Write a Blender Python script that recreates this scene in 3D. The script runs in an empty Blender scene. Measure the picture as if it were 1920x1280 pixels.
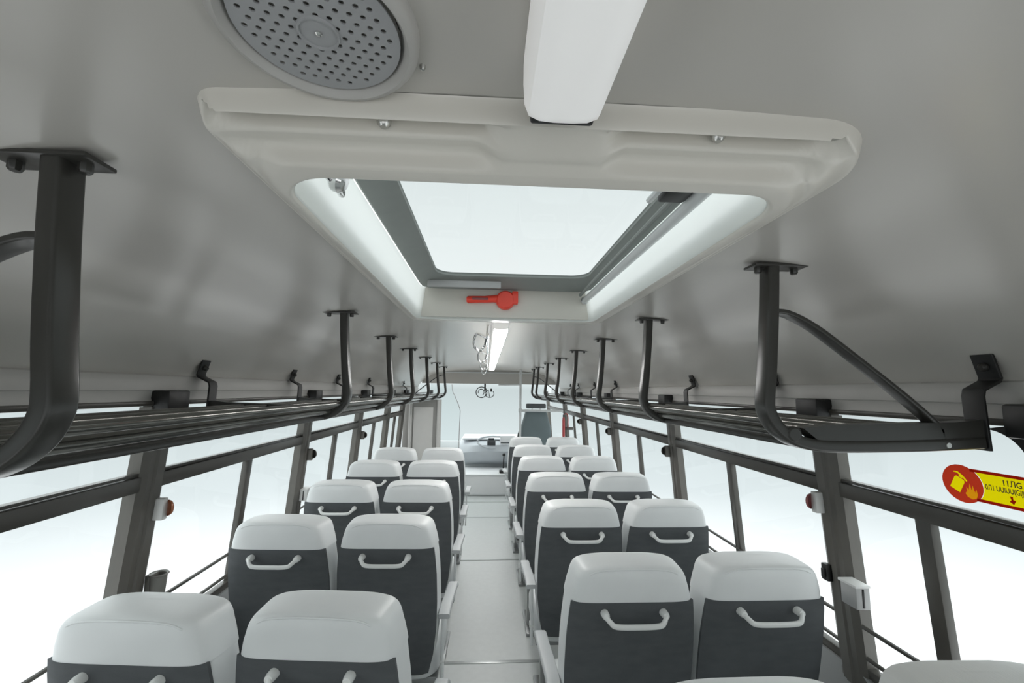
import bpy, bmesh, math, random
from mathutils import Vector, Matrix
from mathutils.geometry import delaunay_2d_cdt
random.seed(7)
PI = math.pi
scene = bpy.context.scene
C = scene.collection

# ------------------------------------------------------------------ camera
YAW, PITCH, ROLL = 0.0568, 0.1135, 0.0132
CAM = Vector((-0.043, 0.0, 1.64))
fw = Vector((math.sin(YAW) * math.cos(PITCH), math.cos(YAW) * math.cos(PITCH), math.sin(PITCH)))
r0 = Vector((math.cos(YAW), -math.sin(YAW), 0))
u0 = r0.cross(fw)
rt = math.cos(ROLL) * r0 + math.sin(ROLL) * u0
up = -math.sin(ROLL) * r0 + math.cos(ROLL) * u0
cd = bpy.data.cameras.new('camera')
cd.sensor_width = 36.0
cd.lens = 800.0 / 1920.0 * 36.0
cd.clip_start = 0.02
cam = bpy.data.objects.new('camera', cd)
C.objects.link(cam)
cam.matrix_world = Matrix(((rt.x, up.x, -fw.x, CAM.x), (rt.y, up.y, -fw.y, CAM.y), (rt.z, up.z, -fw.z, CAM.z), (0, 0, 0, 1)))
scene.camera = cam

# ------------------------------------------------------------------ world: bright hazy daylight
W = bpy.data.worlds.new('daylight')
scene.world = W
W.use_nodes = True
nt = W.node_tree
nt.nodes.clear()
tc = nt.nodes.new('ShaderNodeTexCoord')
sx = nt.nodes.new('ShaderNodeSeparateXYZ')
mr = nt.nodes.new('ShaderNodeMapRange')
mr.inputs['From Min'].default_value = -1
mr.inputs['From Max'].default_value = 1
rp = nt.nodes.new('ShaderNodeValToRGB')
bgn = nt.nodes.new('ShaderNodeBackground')
wo = nt.nodes.new('ShaderNodeOutputWorld')
nt.links.new(tc.outputs['Generated'], sx.inputs[0])
nt.links.new(sx.outputs['Z'], mr.inputs['Value'])
nt.links.new(mr.outputs[0], rp.inputs[0])
nt.links.new(rp.outputs[0], bgn.inputs[0])
nt.links.new(bgn.outputs[0], wo.inputs[0])
cr = rp.color_ramp
stops = [(-1.0, (0.64, 0.64, 0.64)), (-0.42, (0.50, 0.505, 0.51)), (-0.2, (0.255, 0.275, 0.28)), (0.0, (0.188, 0.208, 0.21)),
         (0.22, (0.72, 0.735, 0.735)), (0.6, (0.53, 0.57, 0.57)), (1.0, (0.52, 0.57, 0.57))]
cr.elements[0].position = 0.0
cr.elements[0].color = (*stops[0][1], 1)
cr.elements[1].position = 1.0
cr.elements[1].color = (*stops[-1][1], 1)
for z, c in stops[1:-1]:
    e = cr.elements.new((z + 1) / 2)
    e.color = (*c, 1)
bgn.inputs['Strength'].default_value = 2.7

vs = scene.view_settings
vs.view_transform = 'Standard'
vs.look = 'None'
vs.gamma = 1
vs.use_curve_mapping = False
vs.exposure = 0.33


# ------------------------------------------------------------------ materials
def mat(name, col, rough=0.5, metal=0.0, spec=0.5, bump=0.0, bscale=60.0, var=0.0, vscale=8.0, emit=None, stretch=None, coat=0.0):
    m = bpy.data.materials.new(name)
    m.use_nodes = True
    t = m.node_tree
    b = t.nodes['Principled BSDF']
    b.inputs['Base Color'].default_value = (*col, 1)
    b.inputs['Roughness'].default_value = rough
    b.inputs['Metallic'].default_value = metal
    b.inputs['Specular IOR Level'].default_value = spec
    b.inputs['Coat Weight'].default_value = coat
    if emit:
        b.inputs['Emission Color'].default_value = (*emit[0], 1)
        b.inputs['Emission Strength'].default_value = emit[1]
    if bump or var:
        co = t.nodes.new('ShaderNodeTexCoord')
        mp = t.nodes.new('ShaderNodeMapping')
        if stretch:
            mp.inputs['Scale'].default_value = stretch
        t.links.new(co.outputs['Object'], mp.inputs[0])
    if bump:
        n = t.nodes.new('ShaderNodeTexNoise')
        n.inputs['Scale'].default_value = bscale
        n.inputs['Detail'].default_value = 3
        t.links.new(mp.outputs[0], n.inputs['Vector'])
        bp = t.nodes.new('ShaderNodeBump')
        bp.inputs['Strength'].default_value = bump
        bp.inputs['Distance'].default_value = 0.002
        t.links.new(n.outputs[0], bp.inputs['Height'])
        t.links.new(bp.outputs[0], b.inputs['Normal'])
    if var:
        n2 = t.nodes.new('ShaderNodeTexNoise')
        n2.inputs['Scale'].default_value = vscale
        n2.inputs['Detail'].default_value = 4
        t.links.new(mp.outputs[0], n2.inputs['Vector'])
        mx = t.nodes.new('ShaderNodeMix')
        mx.data_type = 'RGBA'
        mx.inputs[6].default_value = (*[c * (1 - var) for c in col], 1)
        mx.inputs[7].default_value = (*[min(1, c * (1 + var)) for c in col], 1)
        t.links.new(n2.outputs[0], mx.inputs[0])
        t.links.new(mx.outputs[2], b.inputs['Base Color'])
    return m


def glass(name, tint, refl=0.06):
    m = bpy.data.materials.new(name)
    m.use_nodes = True
    t = m.node_tree
    t.nodes.clear()
    o = t.nodes.new('ShaderNodeOutputMaterial')
    tr = t.nodes.new('ShaderNodeBsdfTransparent')
    tr.inputs[0].default_value = (*tint, 1)
    g = t.nodes.new('ShaderNodeBsdfGlossy')
    g.inputs['Roughness'].default_value = 0.02
    f = t.nodes.new('ShaderNodeFresnel')
    f.inputs[0].default_value = 1.35
    ml = t.nodes.new('ShaderNodeMath')
    ml.operation = 'MULTIPLY'
    ml.inputs[1].default_value = refl * 10
    ml.use_clamp = True
    mx = t.nodes.new('ShaderNodeMixShader')
    t.links.new(f.outputs[0], ml.inputs[0])
    t.links.new(ml.outputs[0], mx.inputs[0])
    t.links.new(tr.outputs[0], mx.inputs[1])
    t.links.new(g.outputs[0], mx.inputs[2])
    t.links.new(mx.outputs[0], o.inputs[0])
    return m


def translucent(name, col, mixv=0.5):
    m = bpy.data.materials.new(name)
    m.use_nodes = True
    t = m.node_tree
    t.nodes.clear()
    o = t.nodes.new('ShaderNodeOutputMaterial')
    a = t.nodes.new('ShaderNodeBsdfDiffuse')
    a.inputs[0].default_value = (*col, 1)
    b = t.nodes.new('ShaderNodeBsdfTranslucent')
    b.inputs[0].default_value = (*col, 1)
    mx = t.nodes.new('ShaderNodeMixShader')
    mx.inputs[0].default_value = mixv
    t.links.new(a.outputs[0], mx.inputs[1])
    t.links.new(b.outputs[0], mx.inputs[2])
    t.links.new(mx.outputs[0], o.inputs[0])
    return m


def film(name, col, clear):
    m = bpy.data.materials.new(name)
    m.use_nodes = True
    t = m.node_tree
    t.nodes.clear()
    o = t.nodes.new('ShaderNodeOutputMaterial')
    a = t.nodes.new('ShaderNodeBsdfDiffuse')
    a.inputs[0].default_value = (*col, 1)
    b = t.nodes.new('ShaderNodeBsdfTransparent')
    b.inputs[0].default_value = (*col, 1)
    n = t.nodes.new('ShaderNodeTexNoise')
    n.inputs['Scale'].default_value = 40
    r = t.nodes.new('ShaderNodeMapRange')
    r.inputs['To Min'].default_value = clear - 0.06
    r.inputs['To Max'].default_value = clear + 0.06
    mx = t.nodes.new('ShaderNodeMixShader')
    t.links.new(n.outputs[0], r.inputs[0])
    t.links.new(r.outputs[0], mx.inputs[0])
    t.links.new(a.outputs[0], mx.inputs[1])
    t.links.new(b.outputs[0], mx.inputs[2])
    t.links.new(mx.outputs[0], o.inputs[0])
    return m


M = {
    'ceiling': mat('ceiling_laminate', (0.50, 0.482, 0.448), 0.26, var=0.03, vscale=3, bump=0.02, bscale=6),
    'cove': mat('cove_plastic', (0.52, 0.51, 0.49), 0.4, var=0.04, vscale=5),
    'floor': mat('floor_vinyl', (0.64, 0.665, 0.66), 0.35, var=0.06, vscale=25, bump=0.03, bscale=200),
    'wall': mat('wall_panel', (0.40, 0.41, 0.41), 0.5, var=0.05),
    'pillar': mat('pillar_paint', (0.115, 0.108, 0.096), 0.34, var=0.08, vscale=20),
    'frame': mat('window_frame_paint', (0.075, 0.070, 0.062), 0.32, var=0.08, vscale=20),
    'rack': mat('rack_black_enamel', (0.040, 0.039, 0.035), 0.28, var=0.1, vscale=30),
    'rail': mat('rack_rail_metal', (0.15, 0.148, 0.135), 0.16, metal=0.7, var=0.1, vscale=30, stretch=(1, 0.1, 1)),
    'black': mat('black_plastic', (0.012, 0.012, 0.012), 0.45, bump=0.05),
    'rubber': mat('dark_rubber', (0.27, 0.29, 0.275), 0.7, var=0.1, vscale=15),
    'steel': mat('steel_bolt', (0.6, 0.6, 0.58), 0.25, metal=1.0, var=0.1),
    'chrome': mat('chrome', (0.75, 0.75, 0.75), 0.12, metal=1.0, var=0.04),
    'fabric': mat('light_grey_vinyl', (0.76, 0.78, 0.785), 0.42, bump=0.12, bscale=45, var=0.05, vscale=10),
    'cushion': mat('pale_side_vinyl', (0.78, 0.80, 0.805), 0.45, bump=0.06, bscale=60, var=0.04),
    'dark': mat('charcoal_fabric', (0.080, 0.087, 0.093), 0.75, bump=0.35, bscale=350, var=0.22, vscale=18, stretch=(1, 1, 2.5)),
    'handle': mat('white_handle_plastic', (0.78, 0.79, 0.78), 0.22, var=0.03),
    'armpad': mat('grey_armrest', (0.50, 0.52, 0.53), 0.4, var=0.04),
    'legm': mat('seat_leg_steel', (0.30, 0.31, 0.31), 0.35, metal=0.6, var=0.1),
    'hatch': mat('hatch_moulding', (0.68, 0.655, 0.60), 0.3, var=0.03, vscale=6),
    'hwall': translucent('hatch_fibreglass', (0.93, 0.96, 0.95), 0.45),
    'lidglass': glass('hatch_glass', (0.615, 0.63, 0.63), 0.006),
    'glass': glass('window_glass', (0.97, 0.985, 0.985), 0.006),
    'speaker': mat('speaker_grey', (0.34, 0.345, 0.35), 0.45, bump=0.05, bscale=200, var=0.05),
    'spring': mat('speaker_ring_grey', (0.44, 0.43, 0.41), 0.42, var=0.04),
    'cone': mat('speaker_cone_black', (0.006, 0.006, 0.006), 0.9, bump=0.05),
    'lamp': mat('lamp_diffuser', (0.86, 0.86, 0.85), 0.3, var=0.02, emit=((1.0, 0.99, 0.98), 0.18)),
    'lamplit': mat('lamp_diffuser_lit', (0.9, 0.9, 0.9), 0.3, var=0.02, emit=((1.0, 0.995, 0.98), 22.0)),
    'lampend': mat('lamp_end_black', (0.015, 0.015, 0.015), 0.5, bump=0.02),
    'red': mat('red_plastic', (0.92, 0.07, 0.04), 0.3, var=0.05, emit=None),
    'redd': mat('dull_red_paint', (0.42, 0.06, 0.06), 0.4, var=0.1),
    'redlens': mat('red_lens', (0.32, 0.10, 0.10), 0.25, var=0.2),
    'amber': mat('amber_lens', (0.36, 0.13, 0.06), 0.25, var=0.2),
    'whitep': mat('white_plastic', (0.70, 0.70, 0.69), 0.4, var=0.04),
    'greyp': mat('grey_plastic', (0.40, 0.40, 0.40), 0.4, var=0.06),
    'sred': film('sticker_red', (0.66, 0.05, 0.02), 0.55),
    'syel': film('sticker_yellow', (1.0, 0.90, 0.03), 0.85),
    'greyd': mat('grey_brown_plastic', (0.20, 0.195, 0.18), 0.45, var=0.06),
    'sblk': mat('sticker_ink', (0.07, 0.03, 0.015), 0.5, var=0.1),
    'dash': mat('dash_grey', (0.50, 0.53, 0.56), 0.35, var=0.05),
    'dashl': mat('dash_pale', (0.86, 0.87, 0.88), 0.4, var=0.03),
    'screen': mat('screen_dark', (0.05, 0.055, 0.06), 0.2, var=0.05),
    'driver': mat('driver_seat_teal', (0.15, 0.19, 0.20), 0.7, bump=0.2, bscale=200, var=0.1),
    'driverd': mat('driver_headrest', (0.10, 0.11, 0.115), 0.7, bump=0.2, bscale=200, var=0.1),
    'pole': mat('pole_pale_grey', (0.62, 0.64, 0.64), 0.3, var=0.05),
    'panel': mat('door_panel_grey', (0.62, 0.61, 0.59), 0.4, var=0.06),
    'panel2': mat('partition_grey', (0.30, 0.295, 0.28), 0.4, var=0.06),
    'seam': mat('floor_strip_metal', (0.55, 0.57, 0.57), 0.3, metal=0.4, var=0.1),
    'rib': mat('ribbed_cloth', (0.62, 0.63, 0.62), 0.7, bump=0.3, bscale=90, var=0.05, stretch=(3, 0.3, 0.3)),
}


# ------------------------------------------------------------------ mesh helpers
def obj(name, verts, faces, m, parent=None, smooth=35, loc=None, rot=None):
    me = bpy.data.meshes.new(name)
    me.from_pydata([tuple(v) for v in verts], [], faces)
    bm = bmesh.new()
    bm.from_mesh(me)
    bmesh.ops.recalc_face_normals(bm, faces=bm.faces)
    bm.to_mesh(me)
    bm.free()
    if smooth:
        me.polygons.foreach_set('use_smooth', [True] * len(me.polygons))
        me.set_sharp_from_angle(angle=math.radians(smooth))
    me.materials.append(M[m])
    o = bpy.data.objects.new(name, me)
    C.objects.link(o)
    if parent:
        o.parent = parent
    if loc:
        o.location = loc
    if rot:
        o.rotation_euler = rot
    return o


class MB:
    """collects shapes for ONE mesh"""
    def __init__(s):
        s.v = []
        s.f = []

    def add(s, v, f):
        k = len(s.v)
        s.v += [Vector(p) for p in v]
        s.f += [tuple(i + k for i in q) for q in f]
        return s

    def build(s, name, m, parent=None, smooth=35, **kw):
        return obj(name, s.v, s.f, m, parent, smooth, **kw)

    def box(s, x0, x1, y0, y1, z0, z1, bev=0.0, seg=2):
        bm = bmesh.new()
        bmesh.ops.create_cube(bm, size=1)
        for v in bm.verts:
            v.co = Vector(((x0 + x1) / 2 + v.co.x * (x1 - x0), (y0 + y1) / 2 + v.co.y * (y1 - y0), (z0 + z1) / 2 + v.co.z * (z1 - z0)))
        if bev:
            bmesh.ops.bevel(bm, geom=list(bm.edges), offset=bev, segments=seg, profile=0.5, affect='EDGES')
        bm.verts.index_update()
        s.add([v.co.copy() for v in bm.verts], [[v.index for v in f.verts] for f in bm.faces])
        bm.free()
        return s

    def loft(s, loops, closed=True, cap=True):
        n = len(loops[0])
        v = [p for L in loops for p in L]
        f = []
        for a in range(len(loops) - 1):
            for i in range(n if closed else n - 1):
                j = (i + 1) % n
                f.append((a * n + i, a * n + j, (a + 1) * n + j, (a + 1) * n + i))
        if cap:
            f.append(tuple(range(n))[::-1])
            f.append(tuple((len(loops) - 1) * n + i for i in range(n)))
        return s.add(v, f)

    def sweep(s, path, section, upv=(0, 1, 0), cap=True):
        """sweep a 2D closed section along path; section x along (t x up), y along up-ish"""
        path = [Vector(p) for p in path]
        U = Vector(upv).normalized()
        loops = []
        for i, p in enumerate(path):
            if i == 0:
                t = path[1] - p
            elif i == len(path) - 1:
                t = p - path[i - 1]
            else:
                t = (path[i + 1] - p).normalized() + (p - path[i - 1]).normalized()
            t.normalize()
            a = t.cross(U)
            if a.length < 1e-5:
                a = t.cross(Vector((0, 0, 1)))
            a.normalize()
            b = a.cross(t).normalized()
            loops.append([p + a * q[0] + b * q[1] for q in section])
        return s.loft(loops, True, cap)

    def tube(s, path, r, n=10, upv=(0, 0, 1), cap=True):
        return s.sweep(path, [(r * math.cos(2 * PI * k / n), r * math.sin(2 * PI * k / n)) for k in range(n)], upv, cap)

    def cyl(s, p0, p1, r0, r1=None, n=16):
        p0 = Vector(p0)
        p1 = Vector(p1)
        r1 = r0 if r1 is None else r1
        t = (p1 - p0).normalized()
        a = t.orthogonal().normalized()
        b = t.cross(a)
        L = [[p + (a * math.cos(2 * PI * k / n) + b * math.sin(2 * PI * k / n)) * r for k in range(n)] for p, r in ((p0, r0), (p1, r1))]
        return s.loft(L)

    def lathe(s, prof, center, axis=(0, 0, 1), n=24, cap=False):
        c = Vector(center)
        t = Vector(axis).normalized()
        a = t.orthogonal().normalized()
        b = t.cross(a)
        loops = [[c + t * h + (a * math.cos(2 * PI * k / n) + b * math.sin(2 * PI * k / n)) * max(r, 1e-5) for k in range(n)] for r, h in prof]
        return s.loft(loops, True, cap)


def rsec(w, h, r=0.25):
    """rounded rectangle section"""
    r = min(w, h) * r
    out = []
    for cx, cy, a0 in ((w / 2 - r, h / 2 - r, 0), (-w / 2 + r, h / 2 - r, 90), (-w / 2 + r, -h / 2 + r, 180), (w / 2 - r, -h / 2 + r, 270)):
        for k in range(4):
            a = math.radians(a0 + 30 * k)
            out.append((cx + r * math.cos(a), cy + r * math.sin(a)))
    return out


def rrect(x0, x1, y0, y1, r, n=10, m=12):
    """rounded rectangle outline, m points per straight edge, n per corner; fixed topology"""
    rs = r if isinstance(r, (list, tuple)) else (r,) * 4
    cs = [(x1, y1, 0, -1, -1, rs[0]), (x0, y1, 90, 1, -1, rs[1]), (x0, y0, 180, 1, 1, rs[2]), (x1, y0, 270, -1, 1, rs[3])]
    pts = []
    for k, (cx, cy, a0, dx, dy, rr) in enumerate(cs):
        ccx, ccy = cx + dx * rr, cy + dy * rr
        for i in range(n + 1):
            a = math.radians(a0 + 90 * i / n)
            pts.append((ccx + rr * math.cos(a), ccy + rr * math.sin(a)))
        nx = cs[(k + 1) % 4]
        r2 = nx[5]
        c2x, c2y = nx[0] + nx[3] * r2, nx[1] + nx[4] * r2
        a = math.radians(nx[2])
        q = (c2x + r2 * math.cos(a), c2y + r2 * math.sin(a))
        p = pts[-1]
        for i in range(1, m):
            t = i / m
            pts.append((p[0] + (q[0] - p[0]) * t, p[1] + (q[1] - p[1]) * t))
    return pts


def smooth_path(ctrl, n=8):
    """Catmull-Rom"""
    P = [Vector(p) for p in ctrl]
    P = [P[0] * 2 - P[1]] + P + [P[-1] * 2 - P[-2]]
    out = []
    for i in range(1, len(P) - 2):
        a, b, c, d = P[i - 1:i + 3]
        for k in range(n):
            t = k / n
            out.append(0.5 * ((2 * b) + (c - a) * t + (2 * a - 5 * b + 4 * c - d) * t * t + (3 * b - a - 3 * c + d) * t ** 3))
    out.append(P[-2])
    return out


def tag(o, label=None, cat=None, group=None, kind=None):
    if label:
        o['label'] = label
    if cat:
        o['category'] = cat
    if group:
        o['group'] = group
    if kind:
        o['kind'] = kind
    return o


def empty(name, loc=(0, 0, 0), **kw):
    o = bpy.data.objects.new(name, None)
    o.empty_display_size = 0.05
    C.objects.link(o)
    o.location = loc
    return tag(o, **kw)


def copy_tree(o, parent=None):
    c = o.copy()
    C.objects.link(c)
    c.parent = parent
    for ch in list(o.children):
        copy_tree(ch, c)
    return c


def sstep(a, b, x):
    t = max(0.0, min(1.0, (x - a) / (b - a)))
    return t * t * (3 - 2 * t)


# ------------------------------------------------------------------ shell
Y0, Y1 = -1.1, 8.4          # rear wall and windscreen
HY = 6.9                    # header above the driver


def wx(z):                  # side wall inner face, leaning inwards upwards
    return 1.13 + (1.436 - z) * 0.078


CEIL = [(0.0, 1.955), (0.25, 1.952), (0.45, 1.945), (0.62, 1.933), (0.76, 1.914), (0.88, 1.882), (0.98, 1.835), (1.06, 1.775), (1.115, 1.715), (1.135, 1.672)]
cprof = [p for p in smooth_path([(a, 0, b) for a, b in CEIL], 3)]


def cz(x):
    x = abs(x)
    for p, q in zip(cprof, cprof[1:]):
        if p.x <= x <= q.x:
            return p.z + (q.z - p.z) * (x - p.x) / (q.x - p.x)
    return cprof[-1].z


HX0, HX1, HYA, HYB = -0.33, 0.375, 0.50, 1.66     # hole in the ceiling under the hatch flange
xs = sorted(set([-p.x for p in cprof] + [p.x for p in cprof] + [HX0, HX1]))
ys = sorted(set([Y0 + (HY - Y0) * i / 16 for i in range(17)] + [HYA, HYB]))
m = MB()
vv = [(x, y, cz(x)) for y in ys for x in xs]
ff = []
nx = len(xs)
for j in range(len(ys) - 1):
    for i in range(nx - 1):
        if xs[i] >= HX0 - 1e-6 and xs[i + 1] <= HX1 + 1e-6 and ys[j] >= HYA - 1e-6 and ys[j + 1] <= HYB + 1e-6:
            continue
        ff.append((j * nx + i, j * nx + i + 1, (j + 1) * nx + i + 1, (j + 1) * nx + i))
ceil = m.add(vv, ff).build('ceiling', 'ceiling', smooth=60)
tag(ceil, kind='structure', label='glossy grey curved ceiling panel of the bus')

fl = MB().box(-1.24, 1.24, Y0, 6.55, -0.04, 0.0).build('floor', 'floor')
tag(fl, kind='structure', label='grey vinyl floor of the bus aisle')
for y in (2.78, 4.35, 5.75):
    MB().box(-0.33, 0.33, y, y + 0.025, 0.0, 0.004, 0.0015).build('floor_strip', 'seam', fl)
cabf = MB().box(-1.24, 1.24, 6.55, Y1, -0.06, -0.02).box(-1.24, 1.24, 6.5, 6.56, -0.05, 0.012, 0.004).build('floor_cab', 'floor')
tag(cabf, kind='structure', label='pale floor of the driver area')

# side walls
WALLS = {}
PIL = {1: [0.825, 1.45, 2.70, 4.0, 5.27, 6.5, 8.3], -1: [-0.9, 0.30, 1.51, 2.72, 3.83, 4.9, 5.75, 8.3]}
for s, nm in ((-1, 'wall_left'), (1, 'wall_right')):
    sec = [(wx(0.0) + 0.02, 0.0), (wx(0.72), 0.72), (wx(0.74) - 0.008, 0.745), (wx(0.74) + 0.06, 0.745), (wx(0) + 0.09, 0.0)]
    w = MB().loft([[(s * a, y, b) for a, b in sec] for y in (Y0, Y1)]).build(nm, 'wall')
    tag(w, kind='structure', label='grey lower side wall panel, ' + ('left' if s < 0 else 'right') + ' side of the bus')
    WALLS[s] = w
    # cove panel above windows
    cv = [(1.133, 1.676), (1.128, 1.672), (1.122, 1.655), (1.122, 1.625), (1.127, 1.622), (1.129, 1.60), (1.126, 1.588), (1.16, 1.575), (1.22, 1.575), (1.22, 1.69)]
    MB().loft([[(s * a, y, b) for a, b in cv] for y in (Y0, 6.85)]).build('cove_panel', 'cove', w, smooth=25)
    MB().box(*sorted((s * 1.118, s * 1.16)), Y0, 8.3, 1.574, 1.59, 0.004).build('window_header_bar', 'frame', w)
    # pillars
    for k, y in enumerate(PIL[s]):
        hw = 0.055
        psec = [(-hw, 0.05), (-hw, 0.012), (-hw + 0.012, 0.006), (-hw + 0.022, 0.0), (-0.012, 0.0), (-0.006, -0.006), (0.016, -0.006), (0.022, 0.0), (hw - 0.02, 0.0), (hw - 0.01, 0.008), (hw, 0.012), (hw, 0.05)]
        pl = MB().loft([[(s * (wx(z) - 0.012 + d), y + t, z) for t, d in psec] for z in (0.70, 1.57)]).build('pillar', 'pillar', w, smooth=25)
        MB().box(*sorted((s * (wx(1.6) - 0.045), s * (wx(1.6) + 0.02))), y - 0.05, y + 0.05, 1.552, 1.624, 0.006).build('pillar_cap', 'black', pl)
        if k and y < 6:
            MB().box(*sorted((s * (wx(1.53) - 0.035), s * (wx(1.53) + 0.02))), y - 0.03, y + 0.07, 1.535, 1.56, 0.004).build('pillar_bracket', 'black', pl)

# windows
WN = [0]
BAY = {-1: ['rearmost beside the camera', 'nearest in view', 'second in view', 'third in view', 'fourth in view', 'fifth in view', 'sixth in view'],
       1: ['nearest, with the fire sticker', 'second in view', 'third in view', 'fourth in view', 'fifth in view', 'beside the driver', 'rearmost beside the camera']}


def plane_box(mb, s, y0, y1, z0, z1, d0, d1, bev=0.0):
    """box lying in the leaning window plane, d outwards from wall face"""
    v = []
    for d in (d0, d1):
        for y, z in ((y0, z0), (y1, z0), (y1, z1), (y0, z1)):
            v.append((s * (wx(z) + d), y, z))
    bm = bmesh.new()
    vs_ = [bm.verts.new(p) for p in v]
    for q in ((0, 1, 2, 3), (4, 7, 6, 5), (0, 4, 5, 1), (1, 5, 6, 2), (2, 6, 7, 3), (3, 7, 4, 0)):
        bm.faces.new([vs_[i] for i in q])
    if bev:
        bmesh.ops.bevel(bm, geom=list(bm.edges), offset=bev, segments=2, profile=0.5, affect='EDGES')
    bm.verts.index_update()
    mb.add([p.co.copy() for p in bm.verts], [[p.index for p in f.verts] for f in bm.faces])
    bm.free()


def window(s, ya, yb, mull=True, corner=False, bars=True):
    WN[0] += 1
    ya += 0.045
    yb -= 0.045
    rz0, rz1 = 1.302, 1.350
    mb = MB()
    plane_box(mb, s, ya, yb, rz0, rz1, -0.004, 0.03, 0.003)
    plane_box(mb, s, ya, yb, rz1 + 0.003, rz1 + 0.012, 0.002, 0.026, 0.002)
    w = mb.build('window_%d' % WN[0], 'frame')
    tag(w, kind='structure', label='%s side window bay with dark transom rail, %s' % ('left' if s < 0 else 'right', BAY[s].pop(0)))
    ym = (ya + yb) / 2
    b = MB()
    plane_box(b, s, ya, yb, 0.745, 0.775, 0.0, 0.03, 0.003)
    b.build('sill_rail', 'frame', w)
    for y in ((ya, yb)):
        b = MB()
        plane_box(b, s, y - 0.008, y + 0.008, 0.76, 1.58, 0.002, 0.03, 0.002)
        b.build('side_frame', 'frame', w)
    b = MB()
    plane_box(b, s, ya, yb, 1.35, 1.58, 0.016, 0.020)
    b.build('top_pane', 'glass', w)
    segs = ((ya, ym), (ym, yb)) if mull else ((ya, yb),)
    if mull:
        b = MB()
        plane_box(b, s, ym - 0.021, ym + 0.021, 0.77, 1.305, 0.0, 0.026, 0.003)
        b.build('mullion', 'frame', w)
    for k, (p, q) in enumerate(segs):
        b = MB()
        plane_box(b, s, p, q, 0.77, 1.31, 0.012 + 0.006 * k, 0.016 + 0.006 * k)
        b.build('sliding_pane', 'glass', w)
    if bars:
        for z in (0.805, 0.90):
            MB().tube([(s * (wx(z) + 0.005), ya, z), (s * (wx(z) + 0.005), yb, z)], 0.0065, 8).build('guard_bar', 'greyp' if s < 0 and False else 'frame', w)
    if corner:
        # rounded upper rear corner of the pane opening
        yc, zc, r = ya + 0.075, 1.565 - 0.075, 0.075
        pts = [(ya - 0.02, 1.585)] + [(yc + r * math.cos(a), zc + r * math.sin(a)) for a in [math.radians(90 + 9 * k) for k in range(11)]] + [(ya - 0.02, zc)]
        loops = [[(s * (wx(z) + d), y, z) for y, z in pts] for d in (-0.006, 0.02)]
        MB().loft(loops).build('corner_frame', 'black', w)
    return w


for s in (-1, 1):
    for ya, yb in zip(PIL[s], PIL[s][1:]):
        if s > 0 and yb > 7:
            window(s, ya, yb, False, bars=False)
        elif s < 0 and ya > 5.5:
            continue
        else:
            window(s, ya, yb, True, corner=(s > 0 and ya < 0.9))
window(1, -0.9, 0.825)

# rear wall with rear window behind the camera
m = MB()
m.box(-1.24, 1.24, Y0 - 0.05, Y0, 0, 0.85).box(-1.24, 1.24, Y0 - 0.05, Y0, 1.75, 1.98).box(-1.24, -1.05, Y0 - 0.05, Y0, 0.85, 1.75).box(1.05, 1.24, Y0 - 0.05, Y0, 0.85, 1.75)
bk = m.build('wall_back', 'wall')
tag(bk, kind='structure', label='rear wall of the bus around the rear window')

# front: header, windscreen
m = MB()
hp = [(x, cz(x)) for x in [-1.07 + 2.14 * i / 24 for i in range(25)]]
for dy in (0,):
    pts = [(x, z + 0.005) for x, z in hp] + [(1.08, 1.735), (-1.08, 1.735)]
    m.loft([[(x, y, z) for x, z in pts] for y in (HY, HY + 0.04)])
hd = m.build('wall_front', 'ceiling')
tag(hd, kind='structure', label='grey header panel above the windscreen')
MB().box(-0.9, 0.75, HY - 0.012, HY, 1.905, 1.925, 0.003).build('header_trim', 'pole', hd)
WN[0] += 1
ws = MB().box(-1.2, 1.2, Y1 - 0.02, Y1 + 0.05, 0.0, 0.66, 0.01).build('window_%d' % WN[0], 'dashl')
tag(ws, kind='structure', label='large bright windscreen across the front of the bus')
MB().box(-1.19, 1.19, Y1 + 0.01, Y1 + 0.016, 0.66, 1.9).build('windscreen_pane', 'glass', ws)
MB().box(-1.2, 1.2, Y1 - 0.02, Y1 + 0.05, 1.9, 1.99, 0.01).build('top_frame', 'pole', ws)
for s in (-1, 1):
    MB().box(*sorted((s * 1.14, s * 1.22)), Y1 - 0.02, Y1 + 0.05, 0.66, 1.9, 0.01).build('corner_post', 'pole', ws)


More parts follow.
